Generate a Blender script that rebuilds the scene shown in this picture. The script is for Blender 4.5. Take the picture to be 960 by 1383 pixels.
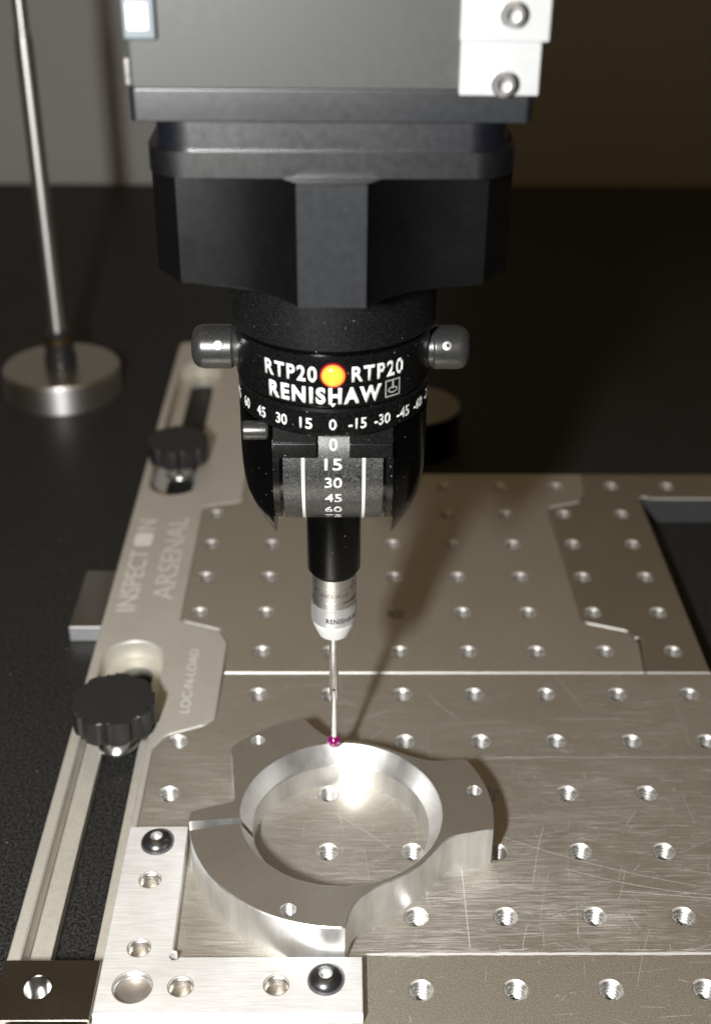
import bpy, bmesh, math, random
from mathutils import Vector, Matrix
random.seed(7)
for o in list(bpy.data.objects): bpy.data.objects.remove(o, do_unlink=True)
scn = bpy.context.scene
COL = scn.collection
MM = 0.001
PI = math.pi

# ------------------------------------------------------------------ camera (solved from the 25.4 mm hole grid)
cam_d = bpy.data.cameras.new("camera"); cam = bpy.data.objects.new("camera", cam_d); COL.objects.link(cam)
a, b, c = 0.523756, -0.0130788, 0.0079586
ca, sa, cb, sb, cr, sr = math.cos(a), math.sin(a), math.cos(b), math.sin(b), math.cos(c), math.sin(c)
Rz = Matrix(((cb, -sb, 0), (sb, cb, 0), (0, 0, 1)))
r0, u0, f0 = Vector((1, 0, 0)), Vector((0, sa, ca)), Vector((0, ca, -sa))
rv, uv, fv = Rz @ (cr*r0 + sr*u0), Rz @ (-sr*r0 + cr*u0), Rz @ f0
CAMP = Vector((-21.536, -359.864, 282.325))
M = Matrix.Identity(4)
for i in range(3):
    M[i][0], M[i][1], M[i][2], M[i][3] = rv[i], uv[i], -fv[i], CAMP[i]*MM
cam.matrix_world = M
cam_d.sensor_width = 36.0; cam_d.sensor_fit = 'AUTO'
cam_d.lens = 36.0*1731.34/1383.0
cam_d.clip_start = 0.01; cam_d.clip_end = 50
cam_d.dof.use_dof = True; cam_d.dof.focus_distance = 0.352; cam_d.dof.aperture_fstop = 11.0
scn.camera = cam

# ------------------------------------------------------------------ light: dim warm room + one camera flash (hot shoe, portrait grip: to the left)
w = bpy.data.worlds.new("World"); scn.world = w; w.use_nodes = True
bgn = w.node_tree.nodes["Background"]
bgn.inputs[0].default_value = (0.120, 0.079, 0.037, 1); bgn.inputs[1].default_value = 0.22
ld = bpy.data.lights.new("camera_flash", 'AREA'); ld.shape = 'RECTANGLE'; ld.size = 0.022; ld.size_y = 0.040
ld.energy = 2.85; ld.color = (1.0, 0.985, 0.96)
lo = bpy.data.objects.new("camera_flash", ld); COL.objects.link(lo)
LM = M.copy(); lp = Vector((-118, -386, 288))
for i in range(3): LM[i][3] = lp[i]*MM
lo.matrix_world = LM
cl = bpy.data.lights.new("overhead_fill", 'AREA'); cl.shape = 'RECTANGLE'; cl.size = 1.6; cl.size_y = 1.2  # unseen lamp added overhead, so the warm room ambient falls from above
cl.energy = 4.3; cl.color = (1.0, .67, .34)
co_ = bpy.data.objects.new("overhead_fill", cl); COL.objects.link(co_); co_.location = (-.1, .15, 1.9)
vs = scn.view_settings
vs.view_transform = 'Standard'; vs.look = 'None'; vs.gamma = 1; vs.use_curve_mapping = False; vs.exposure = 0.0
scn.render.engine = 'CYCLES'
scn.cycles.max_bounces = 8

# ------------------------------------------------------------------ materials
def newmat(name):
    m = bpy.data.materials.new(name); m.use_nodes = True
    nt = m.node_tree
    return m, nt, nt.nodes["Principled BSDF"]
def setp(p, **k):
    for n, v in k.items():
        n = {'col': 'Base Color', 'rough': 'Roughness', 'metal': 'Metallic', 'spec': 'Specular IOR Level', 'trans': 'Transmission Weight',
             'ior': 'IOR', 'coat': 'Coat Weight', 'coatr': 'Coat Roughness', 'emit': 'Emission Strength', 'ecol': 'Emission Color', 'aniso': 'Anisotropic'}[n]
        if n in ('Base Color', 'Emission Color') and len(v) == 3: v = (*v, 1)
        p.inputs[n].default_value = v
def coords(nt, scale=(1, 1, 1), rot=0.0):
    t = nt.nodes.new('ShaderNodeTexCoord'); mp = nt.nodes.new('ShaderNodeMapping')
    mp.inputs['Scale'].default_value = scale; mp.inputs['Rotation'].default_value = (0, 0, rot)
    nt.links.new(t.outputs['Object'], mp.inputs['Vector']); return mp.outputs['Vector']
def noise(nt, vec, scale, detail=4, rough=.6):
    n = nt.nodes.new('ShaderNodeTexNoise'); n.inputs['Scale'].default_value = scale
    n.inputs['Detail'].default_value = detail; n.inputs['Roughness'].default_value = rough
    nt.links.new(vec, n.inputs['Vector']); return n.outputs['Fac']
def ramp(nt, fac, stops):
    r = nt.nodes.new('ShaderNodeValToRGB'); e = r.color_ramp.elements
    while len(e) < len(stops): e.new(.5)
    for k, (p, v) in enumerate(stops):
        e[k].position = p; e[k].color = (v, v, v, 1) if not isinstance(v, tuple) else (*v, 1)
    nt.links.new(fac, r.inputs['Fac']); return r.outputs['Color']
def mathn(nt, op, x, y):
    n = nt.nodes.new('ShaderNodeMath'); n.operation = op
    for k, v in enumerate((x, y)):
        if isinstance(v, (int, float)): n.inputs[k].default_value = v
        else: nt.links.new(v, n.inputs[k])
    return n.outputs[0]
def bump(nt, p, h, strength, dist):
    bn = nt.nodes.new('ShaderNodeBump'); bn.inputs['Strength'].default_value = strength; bn.inputs['Distance'].default_value = dist
    nt.links.new(h, bn.inputs['Height']); nt.links.new(bn.outputs['Normal'], p.inputs['Normal'])
def mixc(nt, fac, c1, c2):
    n = nt.nodes.new('ShaderNodeMix'); n.data_type = 'RGBA'
    if isinstance(fac, (int, float)): n.inputs[0].default_value = fac
    else: nt.links.new(fac, n.inputs[0])
    for k, v in ((6, c1), (7, c2)):
        if isinstance(v, tuple): n.inputs[k].default_value = (*v[:3], 1)
        else: nt.links.new(v, n.inputs[k])
    return n.outputs[2]

def metal(name, col, rough, metallic=1.0, streak=None, var=.12, grain=0.0, rvar=.08, bmp=.15, col2=None):
    """machined metal: streaked colour, roughness and fine relief"""
    m, nt, p = newmat(name); setp(p, col=col, rough=rough, metal=metallic)
    sc = streak or (1, 1, 1)
    v = coords(nt, sc)
    n1 = noise(nt, v, 900 if streak else 500, 5, .65)
    n2 = noise(nt, coords(nt), 28, 5, .6)
    f = mathn(nt, 'ADD', mathn(nt, 'MULTIPLY', n1, .6), mathn(nt, 'MULTIPLY', n2, .4))
    lo_ = tuple(x*(1-var) for x in col); hi_ = tuple(min(1, x*(1+var)) for x in (col2 or col))
    cc = mixc(nt, ramp(nt, f, [(.32, 0.0), (.68, 1.0)]), lo_, hi_)
    if grain:
        g = noise(nt, coords(nt), 3200, 2, .5)
        cc = mixc(nt, ramp(nt, g, [(.35, 0.0), (.7, 1.0)]), cc, tuple(min(1, x*(1+grain)) for x in col))
    nt.links.new(cc, p.inputs['Base Color'])
    rr = nt.nodes.new('ShaderNodeMapRange'); rr.inputs['To Min'].default_value = rough-rvar; rr.inputs['To Max'].default_value = rough+rvar
    rr.inputs['From Min'].default_value = .3; rr.inputs['From Max'].default_value = .7
    nt.links.new(f, rr.inputs['Value']); nt.links.new(rr.outputs[0], p.inputs['Roughness'])
    if bmp: bump(nt, p, n1, bmp, 0.00004)
    return m
def black(name, col=(.012, .012, .013), rough=.35, spec=.5, speck=.0, grain=0., coat=0., vec_scale=1.0):
    m, nt, p = newmat(name); setp(p, col=col, rough=rough, spec=spec, coat=coat, coatr=.08)
    cc = None
    n0 = noise(nt, coords(nt), 120, 4, .6)
    cc = mixc(nt, n0, tuple(x*.75 for x in col), tuple(x*1.3 for x in col))
    if grain:
        g = noise(nt, coords(nt), 2600*vec_scale, 2, .5)
        cc = mixc(nt, ramp(nt, g, [(.45, 0.0), (.72, 1.0)]), cc, tuple(x+grain for x in col))
        bump(nt, p, g, .25, .00006)
    if speck:
        vn = nt.nodes.new('ShaderNodeTexVoronoi'); vn.inputs['Scale'].default_value = 520
        nt.links.new(coords(nt), vn.inputs['Vector'])
        thr = mathn(nt, 'LESS_THAN', vn.outputs['Distance'], mathn(nt, 'MULTIPLY', noise(nt, coords(nt), 330, 1), .15*speck))
        rnd = nt.nodes.new('ShaderNodeSeparateColor'); nt.links.new(vn.outputs['Color'], rnd.inputs[0])
        keep = mathn(nt, 'MULTIPLY', thr, mathn(nt, 'GREATER_THAN', rnd.outputs[0], .55))
        cc = mixc(nt, keep, cc, (.32, .32, .31))
    nt.links.new(cc, p.inputs['Base Color'])
    rr = mathn(nt, 'ADD', mathn(nt, 'MULTIPLY', noise(nt, coords(nt), 70, 5, .7), .16), rough-.08)
    nt.links.new(rr, p.inputs['Roughness'])
    return m
def plain(name, col, rough=.5, metallic=0., spec=.5):
    m, nt, p = newmat(name); setp(p, col=col, rough=rough, metal=metallic, spec=spec)
    n0 = noise(nt, coords(nt), 300, 4, .6)
    nt.links.new(mixc(nt, n0, tuple(x*.9 for x in col), tuple(min(1, x*1.06) for x in col)), p.inputs['Base Color'])
    return m

def turned(m, an):
    '''circumferential turning marks: the highlight spreads along the axis'''
    nt = m.node_tree; p = nt.nodes['Principled BSDF']; tg = nt.nodes.new('ShaderNodeTangent'); tg.direction_type = 'RADIAL'; tg.axis = 'Z'
    nt.links.new(tg.outputs[0], p.inputs['Tangent']); p.inputs['Anisotropic'].default_value = an; p.inputs['Anisotropic Rotation'].default_value = .25
    return m
MT = {}
MT['plate'] = metal('anodised_plate', (.53, .495, .415), .46, .72, None, .08, .22, .05, .1)
MT['rail'] = metal('brushed_rail', (.72, .70, .63), .46, .45, (.35, 1.6, 1), .09, .0, .06, .25)
MT['thread'] = metal('cut_thread', (.88, .87, .85), .37, .96, None, .05, 0, .05, 0)
MT['ring_top'] = metal('machined_ring', (.61, .575, .51), .42, .87, (6, .5, 1), .12, 0, .05, .2)
MT['bore'] = turned(metal('turned_bore', (.82, .82, .82), .40, .95, (.13, .13, .01), .30, 0, .12, .15), .5)
MT['bracket'] = metal('ground_steel', (.94, .93, .90), .52, .24, (.16, 4.5, 1), .36, 0, .08, .6)
MT['bar'] = metal('dark_bar', (.36, .34, .31), .24, 1.0, (.5, 5, 1), .14, .0, .06, .2)
MT['steel'] = metal('polished_steel', (.78, .78, .77), .22, 1.0, None, .04, 0, .04, 0)
MT['chrome'] = metal('chrome', (.88, .88, .88), .30, 1.0, None, .03, 0, .03, 0)
MT['module'] = turned(metal('turned_module', (.84, .82, .79), .42, 1.0, (.5, .5, 9), .08, 0, .05, .15), .5)
MT['module_ring'] = metal('satin_ring', (.84, .86, .88), .42, .75, None, .05, 0, .05, 0)
MT['screw'] = metal('black_oxide', (.16, .16, .165), .28, .9, None, .12, 0, .06, 0)
MT['quill'] = metal('quill_paint', (.046, .048, .0455), .5, .0, None, .12, .0, .06, .05)
MT['lip'] = metal('lip_anodise', (.006, .0078, .0105), .36, .0, None, 0.25, 0, .035, .05); MT['lip'].node_tree.nodes['Principled BSDF'].inputs['IOR'].default_value = 1.78
MT['neck'] = metal('neck_anodise', (.0025, .0036, .0075), .33, .0, None, 0.2, 0, .035, .05); MT['neck'].node_tree.nodes['Principled BSDF'].inputs['IOR'].default_value = 2.1
MT['neck2'] = metal('flange_anodise', (.0028, .0032, .0042), .33, .0, None, 0.2, 0, .035, .05); MT['neck2'].node_tree.nodes['Principled BSDF'].inputs['IOR'].default_value = 2.05
MT['adaptor'] = black('adaptor_black', (.0016, .0016, .0019), .36, .66, .2, .002, vec_scale=.7)
MT['collar'] = black('collar_black', (.002, .002, .0024), .40, .5, .6, .016)
MT['gloss'] = black('gloss_black', (.003, .003, .003), .24, .42, .9, .010, vec_scale=.8)
MT['yoke'] = black('yoke_black', (.0015, .0015, .0015), .16, .3, .7)
MT['drum'] = black('drum_black', (.007, .007, .007), .36, .75, .9, .16, vec_scale=1.4)
MT['knurl'] = black('knob_black', (.022, .022, .022), .42, .5, .3, .012)
MT['cap'] = black('cap_black', (.022, .022, .022), .30, 1.0, .5, .03)
MT['tube'] = black('tube_black', (.0015, .0015, .0015), .22, .32, .9)
MT['white'] = plain('white_print', (.86, .86, .86), .5)
MT['grey_print'] = plain('grey_print', (.42, .42, .42), .5)
MT['dark_print'] = plain('dark_print', (.05, .05, .05), .5)
MT['white_metal'] = plain('white_bracket', (.50, .515, .52), .4, .1)
MT['white_plastic'] = plain('white_plastic', (.88, .88, .87), .35)
MT['pale'] = plain('pale_etching', (.96, .955, .93), .6, .1)
MT['dark'] = plain('hole_dark', (.006, .006, .006), .6)
MT['scratch'] = plain('scratch', (.90, .895, .87), .5, .1)
MT['brass'] = metal('brass', (.20, .13, .06), .4, .9)
MT['base'] = metal('base_steel', (.56, .52, .45), .30, .95, None, .04, 0, .05, 0)
MT['base_side'] = turned(metal('base_side', (.93, .93, .92), .45, 1.0, None, .04, 0, .03, 0), .75)
# granite: black with pale crystals
m, nt, p = newmat('black_granite'); setp(p, rough=.5, spec=.12)
g1 = noise(nt, coords(nt), 1100, 4, .8); g2 = noise(nt, coords(nt), 230, 3, .6)
cc = mixc(nt, ramp(nt, g1, [(.42, 0.0), (.66, 1.0)]), (.007, .0069, .0066), (.072, .071, .068))
vn = nt.nodes.new('ShaderNodeTexVoronoi'); vn.inputs['Scale'].default_value = 330; nt.links.new(coords(nt), vn.inputs['Vector'])
sepc = nt.nodes.new('ShaderNodeSeparateColor'); nt.links.new(vn.outputs['Color'], sepc.inputs[0])
sp = mathn(nt, 'MULTIPLY', mathn(nt, 'LESS_THAN', vn.outputs['Distance'], .10), mathn(nt, 'GREATER_THAN', sepc.outputs[0], .86))
cc = mixc(nt, mathn(nt, 'MULTIPLY', sp, .8), cc, (.28, .28, .27))
nt.links.new(cc, p.inputs['Base Color'])
nt.links.new(mathn(nt, 'ADD', mathn(nt, 'MULTIPLY', g2, .25), .34), p.inputs['Roughness'])
MT['granite'] = m
MT['wall'] = plain('room_wall', (.55, .54, .53), .85, 0, .1)
# ruby
m, nt, p = newmat('ruby'); setp(p, col=(.50, .004, .26), rough=.12, ior=1.76, trans=.6, coat=1.0, coatr=.16); MT['ruby'] = m
# lit indicator lamp: yellow dome, redder towards its rim
m, nt, p = newmat('indicator'); setp(p, rough=.15, col=(.8, .3, .05), emit=.85)
t = nt.nodes.new('ShaderNodeTexCoord'); ln = nt.nodes.new('ShaderNodeVectorMath'); ln.operation = 'LENGTH'
mp = nt.nodes.new('ShaderNodeMapping'); mp.inputs['Scale'].default_value = (1, 0, 1); nt.links.new(t.outputs['Object'], mp.inputs[0])
nt.links.new(mp.outputs[0], ln.inputs[0])
rc = ramp(nt, mathn(nt, 'MULTIPLY', ln.outputs['Value'], 1/.0033), [(0.0, (1.0, .66, .03)), (.70, (1.0, .46, .01)), (.90, (.95, .16, .02)), (1.0, (.6, .01, .06))])
nt.links.new(rc, p.inputs['Emission Color']); MT['led'] = m
# worn front plate: fine directional wear, stronger in the working zone
def worn_plate():
    m, nt, p = newmat('worn_plate'); setp(p, metal=.74, rough=.42)
    base = (.585, .555, .48)
    t = nt.nodes.new('ShaderNodeTexCoord'); sx = nt.nodes.new('ShaderNodeSeparateXYZ'); nt.links.new(t.outputs['Object'], sx.inputs[0])
    # object origin sits at y = -160 mm
    y0 = mathn(nt, 'ADD', sx.outputs['Y'], -.160)
    y = mathn(nt, 'ADD', y0, mathn(nt, 'MULTIPLY', mathn(nt, 'SUBTRACT', noise(nt, coords(nt), 60, 4), .5), .016))
    def mr(v, a_, b_, lo_, hi_):
        r = nt.nodes.new('ShaderNodeMapRange'); r.inputs['From Min'].default_value = a_; r.inputs['From Max'].default_value = b_
        r.inputs['To Min'].default_value = lo_; r.inputs['To Max'].default_value = hi_; nt.links.new(v, r.inputs['Value']); return r.outputs[0]
    front = mr(y0, -.1152, -.1142, 0, 1)                                 # 0 in the unworn front strip
    zone = mathn(nt, 'MULTIPLY', front, mr(y, -.012, -.10, .22, 1))
    g = noise(nt, coords(nt), 3000, 2, .5)
    gk = ramp(nt, g, [(.40, 0.0), (.62, 1.0)])
    gs = mathn(nt, 'SUBTRACT', 1.0, mathn(nt, 'MULTIPLY', front, .55))
    gm = mathn(nt, 'ADD', .4, mathn(nt, 'MULTIPLY', mathn(nt, 'SUBTRACT', gk, .4), gs))
    cc = mixc(nt, gm, tuple(x*.80 for x in base), tuple(x*1.36 for x in base))
    def streaks(layers):
        allm = None
        for rot, sc, th in layers:
            k = ramp(nt, noise(nt, coords(nt, sc, rot), 8, 3, .55), [(th, 0.0), (th+.06, 1.0)])
            allm = k if allm is None else mathn(nt, 'MAXIMUM', allm, k)
        return allm
    along = streaks(((.02, (6, 330, 1), .55), (-.04, (10, 620, 1), .55), (.0, (16, 900, 1), .55)))
    cross = streaks(((.35, (7, 420, 1), .63), (-.5, (7, 420, 1), .63), (1.54, (7, 400, 1), .63), (.9, (9, 500, 1), .64), (-.8, (9, 560, 1), .63)))
    patch = ramp(nt, noise(nt, coords(nt, (.6, 1.6, 1)), 30, 5, .65), [(.38, .1), (.66, 1.0)])
    patch2 = ramp(nt, noise(nt, coords(nt), 42, 5, .65), [(.40, .15), (.66, 1.0)])
    k = mathn(nt, 'MULTIPLY', mathn(nt, 'MULTIPLY', along, patch), zone)
    k2 = mathn(nt, 'MULTIPLY', mathn(nt, 'MULTIPLY', cross, patch2), mathn(nt, 'ADD', mathn(nt, 'MULTIPLY', front, .62), mathn(nt, 'MULTIPLY', zone, .38)))
    kk = mathn(nt, 'MINIMUM', mathn(nt, 'MAXIMUM', k, k2), 1.0)
    cc = mixc(nt, mathn(nt, 'MULTIPLY', kk, .62), cc, (.88, .87, .83))
    nt.links.new(cc, p.inputs['Base Color'])
    nt.links.new(mathn(nt, 'SUBTRACT', .78, mathn(nt, 'MULTIPLY', kk, .34)), p.inputs['Metallic'])
    nt.links.new(mathn(nt, 'ADD', mathn(nt, 'MULTIPLY', zone, -.08), mathn(nt, 'ADD', mathn(nt, 'MULTIPLY', kk, .15), .46)), p.inputs['Roughness'])
    bump(nt, p, mathn(nt, 'ADD', kk, mathn(nt, 'MULTIPLY', gm, .4)), .15, .00003)
    return m
MT['worn'] = worn_plate()

# ------------------------------------------------------------------ object helpers (all lengths in mm)
def thing(name, label, cat, loc, group=None):
    o = bpy.data.objects.new(name, None); COL.objects.link(o); o.empty_display_size = .01
    o.location = Vector(loc)*MM; o['label'] = label; o['category'] = cat
    if group: o['group'] = group
    return o
WORLD_AT = {}
def org(o):
    v = Vector((0, 0, 0))
    while o: v += o.location; o = o.parent
    return v/MM
def obj(name, bm, mat, parent=None, at=None, smooth=35, kind=None, label=None, cat=None):
    """bm holds world-mm coordinates; the object gets its origin at 'at' (default: the parent's origin)"""
    po = org(parent) if parent else Vector((0, 0, 0))
    at = Vector(at) if at is not None else po.copy()
    me = bpy.data.meshes.new(name)
    bmesh.ops.recalc_face_normals(bm, faces=bm.faces)
    bm.transform(Matrix.Translation(-at)); bm.transform(Matrix.Scale(MM, 4)); bm.to_mesh(me); bm.free()
    o = bpy.data.objects.new(name, me); COL.objects.link(o)
    for mm_ in (mat if isinstance(mat, (list, tuple)) else [mat]): me.materials.append(mm_)
    if smooth:
        for pl in me.polygons: pl.use_smooth = True
        me.set_sharp_from_angle(angle=math.radians(smooth))
    if smooth and smooth < 90:
        wn = o.modifiers.new('weighted', 'WEIGHTED_NORMAL'); wn.keep_sharp = True; wn.weight = 80
    if parent: o.parent = parent; o.location = (at-po)*MM
    else: o.location = at*MM
    if kind: o['kind'] = kind
    if label: o['label'] = label
    if cat: o['category'] = cat
    return o
def copy_part(o, parent, at):
    c = o.copy(); COL.objects.link(c); c.parent = parent; c.location = (Vector(at)-org(parent))*MM; return c
def NB(): return bmesh.new()
def box(bm, x0, x1, y0, y1, z0, z1, bev=0.0, seg=1):
    t = bmesh.new()
    bmesh.ops.create_cube(t, size=1)
    t.transform(Matrix.Translation(((x0+x1)/2, (y0+y1)/2, (z0+z1)/2)) @ Matrix.Diagonal((x1-x0, y1-y0, z1-z0, 1)))
    if bev: bmesh.ops.bevel(t, geom=t.edges[:], offset=bev, segments=seg, affect='EDGES', profile=.5)
    merge(bm, t); return bm
def merge(bm, t):
    me = bpy.data.meshes.new('tmp'); t.to_mesh(me); t.free(); bm.from_mesh(me); bpy.data.meshes.remove(me)
def lathe(bm, prof, mat4=None, seg=48, close=True):
    """prof: list of (r, t) along local +Z; capped on the axis"""
    t = bmesh.new(); rings = []
    for r, z in prof:
        if r < 1e-6: rings.append([t.verts.new((0, 0, z))])
        else: rings.append([t.verts.new((r*math.cos(2*PI*k/seg), r*math.sin(2*PI*k/seg), z)) for k in range(seg)])
    for A, B in zip(rings, rings[1:]):
        for k in range(seg):
            k2 = (k+1) % seg
            if len(A) == 1 and len(B) == 1: continue
            if len(A) == 1: t.faces.new((A[0], B[k2], B[k]))
            elif len(B) == 1: t.faces.new((A[k], A[k2], B[0]))
            else: t.faces.new((A[k], A[k2], B[k2], B[k]))
    if close:
        for R in (rings[0], rings[-1]):
            if len(R) > 1: t.faces.new(R)
    if mat4: t.transform(mat4)
    merge(bm, t); return bm
def prism(bm, pts, z0, z1, bev=0.0, seg=1, mat4=None):
    t = bmesh.new()
    lo_ = [t.verts.new((x, y, z0)) for x, y in pts]; hi_ = [t.verts.new((x, y, z1)) for x, y in pts]
    n = len(pts)
    for k in range(n): t.faces.new((lo_[k], lo_[(k+1) % n], hi_[(k+1) % n], hi_[k]))
    t.faces.new(hi_); t.faces.new(lo_[::-1])
    if bev:
        es = [e for e in t.edges if abs(e.verts[0].co.z-e.verts[1].co.z) < 1e-6]
        bmesh.ops.bevel(t, geom=es, offset=bev, segments=seg, affect='EDGES', profile=.5)
    if mat4: t.transform(mat4)
    merge(bm, t); return bm
def rrect(cx, cy, hx, hy, r, n=8):
    P = []
    for sx, sy, a0 in ((1, 1, 0), (-1, 1, 90), (-1, -1, 180), (1, -1, 270)):
        for k in range(n+1):
            t = math.radians(a0+90*k/n); P.append((cx+sx*(hx-r)+r*math.cos(t), cy+sy*(hy-r)+r*math.sin(t)))
    return P
def circle(cx, cy, r, n=40, a0=0): return [(cx+r*math.cos(2*PI*k/n+a0), cy+r*math.sin(2*PI*k/n+a0)) for k in range(n)]
def fillet(pts, n=6):
    """pts: (x, y, r): polygon whose corners are rounded with radius r"""
    out = []; N = len(pts)
    for i, q in enumerate(pts):
        x, y, r = q
        P, A, B = Vector((x, y)), Vector(pts[i-1][:2]), Vector(pts[(i+1) % N][:2])
        if r <= 0: out.append((x, y)); continue
        da, db = (A-P).normalized(), (B-P).normalized()
        ang = da.angle(db); d = min(r/math.tan(ang/2), .48*min((A-P).length, (B-P).length)); rr = d*math.tan(ang/2)
        cen = P+(da+db).normalized()*(rr/math.sin(ang/2))
        p0, p1 = P+da*d, P+db*d
        a0 = math.atan2(p0.y-cen.y, p0.x-cen.x); a1 = math.atan2(p1.y-cen.y, p1.x-cen.x)
        da_ = (a1-a0+PI) % (2*PI)-PI
        for k in range(n+1): t = a0+da_*k/n; out.append((cen.x+rr*math.cos(t), cen.y+rr*math.sin(t)))
    return out
def plate_bm(outline, holes, z0, z1, ch=.4):
    """flat plate with real holes and chamfered rims (2D curve fill, extruded and bevelled)"""
    cu = bpy.data.curves.new('tmp', 'CURVE'); cu.dimensions = '2D'; cu.fill_mode = 'BOTH'
    cu.extrude = (z1-z0)/2-ch; cu.bevel_depth = ch; cu.bevel_resolution = 0; cu.offset = -ch
    for lp_ in [outline]+holes:
        s = cu.splines.new('POLY'); s.points.add(len(lp_)-1); s.use_cyclic_u = True
        for k, (x, y) in enumerate(lp_): s.points[k].co = (x, y, 0, 1)
    o = bpy.data.objects.new('tmp', cu); COL.objects.link(o)
    dg = bpy.context.evaluated_depsgraph_get(); me = bpy.data.meshes.new_from_object(o.evaluated_get(dg))
    bm = NB(); bm.from_mesh(me); bm.transform(Matrix.Translation((0, 0, (z0+z1)/2)))
    bmesh.ops.remove_doubles(bm, verts=bm.verts, dist=1e-4)
    bpy.data.objects.remove(o); bpy.data.curves.remove(cu); bpy.data.meshes.remove(me)
    return bm
def text_bm(s, w_, h_, bold=0.0, spacing=1.0, extr=.03):
    """lettering centred on the origin in the XY plane, fitted to w_ x h_ (w_ None: keep proportions)"""
    cu = bpy.data.curves.new('tmp', 'FONT'); cu.body = s; cu.size = 10; cu.offset = bold; cu.space_character = spacing; cu.extrude = 0; cu.resolution_u = 5
    o = bpy.data.objects.new('tmp', cu); COL.objects.link(o)
    dg = bpy.context.evaluated_depsgraph_get(); me = bpy.data.meshes.new_from_object(o.evaluated_get(dg))
    bm = NB(); bm.from_mesh(me)
    bpy.data.objects.remove(o); bpy.data.curves.remove(cu); bpy.data.meshes.remove(me)
    xs = [v.co.x for v in bm.verts]; ys = [v.co.y for v in bm.verts]
    sy = h_/(max(ys)-min(ys)); sx = (w_/(max(xs)-min(xs))) if w_ else sy
    cx, cy = (max(xs)+min(xs))/2, (max(ys)+min(ys))/2
    for v in bm.verts: v.co = ((v.co.x-cx)*sx, (v.co.y-cy)*sy, 0)
    ret = bmesh.ops.extrude_face_region(bm, geom=bm.faces[:])
    for v in [g for g in ret['geom'] if isinstance(g, bmesh.types.BMVert)]: v.co.z += extr
    return bm
def strips(bm, axis, step):
    k = 0 if axis == 'x' else 1
    lo_ = min(v.co[k] for v in bm.verts); hi_ = max(v.co[k] for v in bm.verts); q = lo_+step
    no = (1, 0, 0) if axis == 'x' else (0, 1, 0)
    while q < hi_:
        co = [0, 0, 0]; co[k] = q
        bmesh.ops.bisect_plane(bm, geom=bm.verts[:]+bm.edges[:]+bm.faces[:], plane_co=co, plane_no=no, dist=1e-5); q += step
    return bm
def wrap_z(bm, cx, cy, r, ang, zc):
    """wrap flat lettering round a vertical cylinder; ang = offset (rad) from the front, + to the right"""
    strips(bm, 'x', .9 if r > 10 else .35)
    for v in bm.verts:
        t = v.co.x/r+ang; R = r+v.co.z; v.co = (cx+R*math.sin(t), cy-R*math.cos(t), zc+v.co.y)
    return bm
def at_plane(bm, mat4): bm.transform(mat4); return bm

# ================================================================== SETTING
GZ = -12.7
bm = NB(); box(bm, -1100, 1100, -900, 690, GZ-90, GZ, 1.5)
obj('granite_table', bm, MT['granite'], None, (0, 0, GZ), kind='structure', label='black granite inspection table under the metal fixture plates', cat='table')
bm = NB(); box(bm, -2600, 2600, 720, 780, -900, 1400)
obj('wall', bm, MT['wall'], None, (0, 720, -900), kind='structure', label='pale room wall behind the granite table', cat='wall')

MT['rim_highlight'] = metal('chamfer_highlight', (.90, .89, .86), .46, .55, None, .08, 0, .05, 0)  # brighter metal that paints the flash highlight on front-facing chamfers only
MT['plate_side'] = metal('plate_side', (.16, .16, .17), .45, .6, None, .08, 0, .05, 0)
def highlight_rims(o, side=True):
    o.data.materials.append(MT['rim_highlight']); o.data.materials.append(MT['plate_side'])
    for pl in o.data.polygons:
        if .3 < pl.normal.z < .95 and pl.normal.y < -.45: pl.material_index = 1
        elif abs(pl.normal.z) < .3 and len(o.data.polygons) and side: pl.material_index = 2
# ================================================================== FIXTURE PLATES
PITCH = 25.4
HOLE_R = 3.15
def thread_mesh(R, rmin, pitch, depth, seg=28):
    prof = [(R-.015, -.42), (rmin+.22, -.95)]
    z = -1.0
    while z > -depth+pitch:
        prof += [(rmin, z-.12), (rmin, z-pitch*.3), (rmin+pitch*.5, z-pitch*.62), (rmin+pitch*.5, z-pitch*.70)]
        z -= pitch
    prof += [(rmin, -depth), (0, -depth)]
    bm = NB(); lathe(bm, prof, None, seg, close=False); return bm
hole_proto = None
def add_holes(parent, centres):
    global hole_proto
    for x, y in centres:
        if hole_proto is None:
            bm = thread_mesh(HOLE_R, 2.45, 1.25, 12.0); bm.transform(Matrix.Translation((x, y, 0)))
            hole_proto = obj('tapped_hole', bm, MT['thread'], parent, (x, y, 0), smooth=25)
            for pl in hole_proto.data.polygons: pass
        else: copy_part(hole_proto, parent, (x, y, 0))
def G(i, j): return (i*PITCH, j*PITCH)

# side rail with its two counterbored slots
RXL = -112.8
tab = [(-65.5, 322, 2), (-65.5, 138.2, 2), (-82.4, 133.4, 3), (-83.0, 45.4, 3), (-67.6, 39.4, 3), (-63.9, 31.5, 3), (-64.6, -12.4, 4), (-68.0, -16.6, 4), (-80.6, -22.0, 4.5), (-84.1, -28.5, 4), (-84.6, -150, 0)]
rail_out = fillet([(RXL, -150, 0)]+tab[::-1]+[(RXL, 322, 4)])
def stadium(cx, y0, y1, r, n=20):
    P = [(cx+r*math.cos(PI*k/n), y1-r+r*math.sin(PI*k/n)) for k in range(n+1)]
    return P+[(cx-r*math.cos(PI*k/n), y0+r-r*math.sin(PI*k/n)) for k in range(n+1)]
SX = -97.7
slots = [(-146, 32), (144.5, 294)]
rail = thing('side_rail', 'long brushed metal rail with two slots and faint etched lettering, at the left', 'rail', (RXL, -150, GZ))
bm = plate_bm(rail_out, [stadium(SX, y0, y1, 11.3) for y0, y1 in slots], -8.0, 0, .45)
highlight_rims(obj('rail_top', bm, MT['rail'], rail), False)
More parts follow.
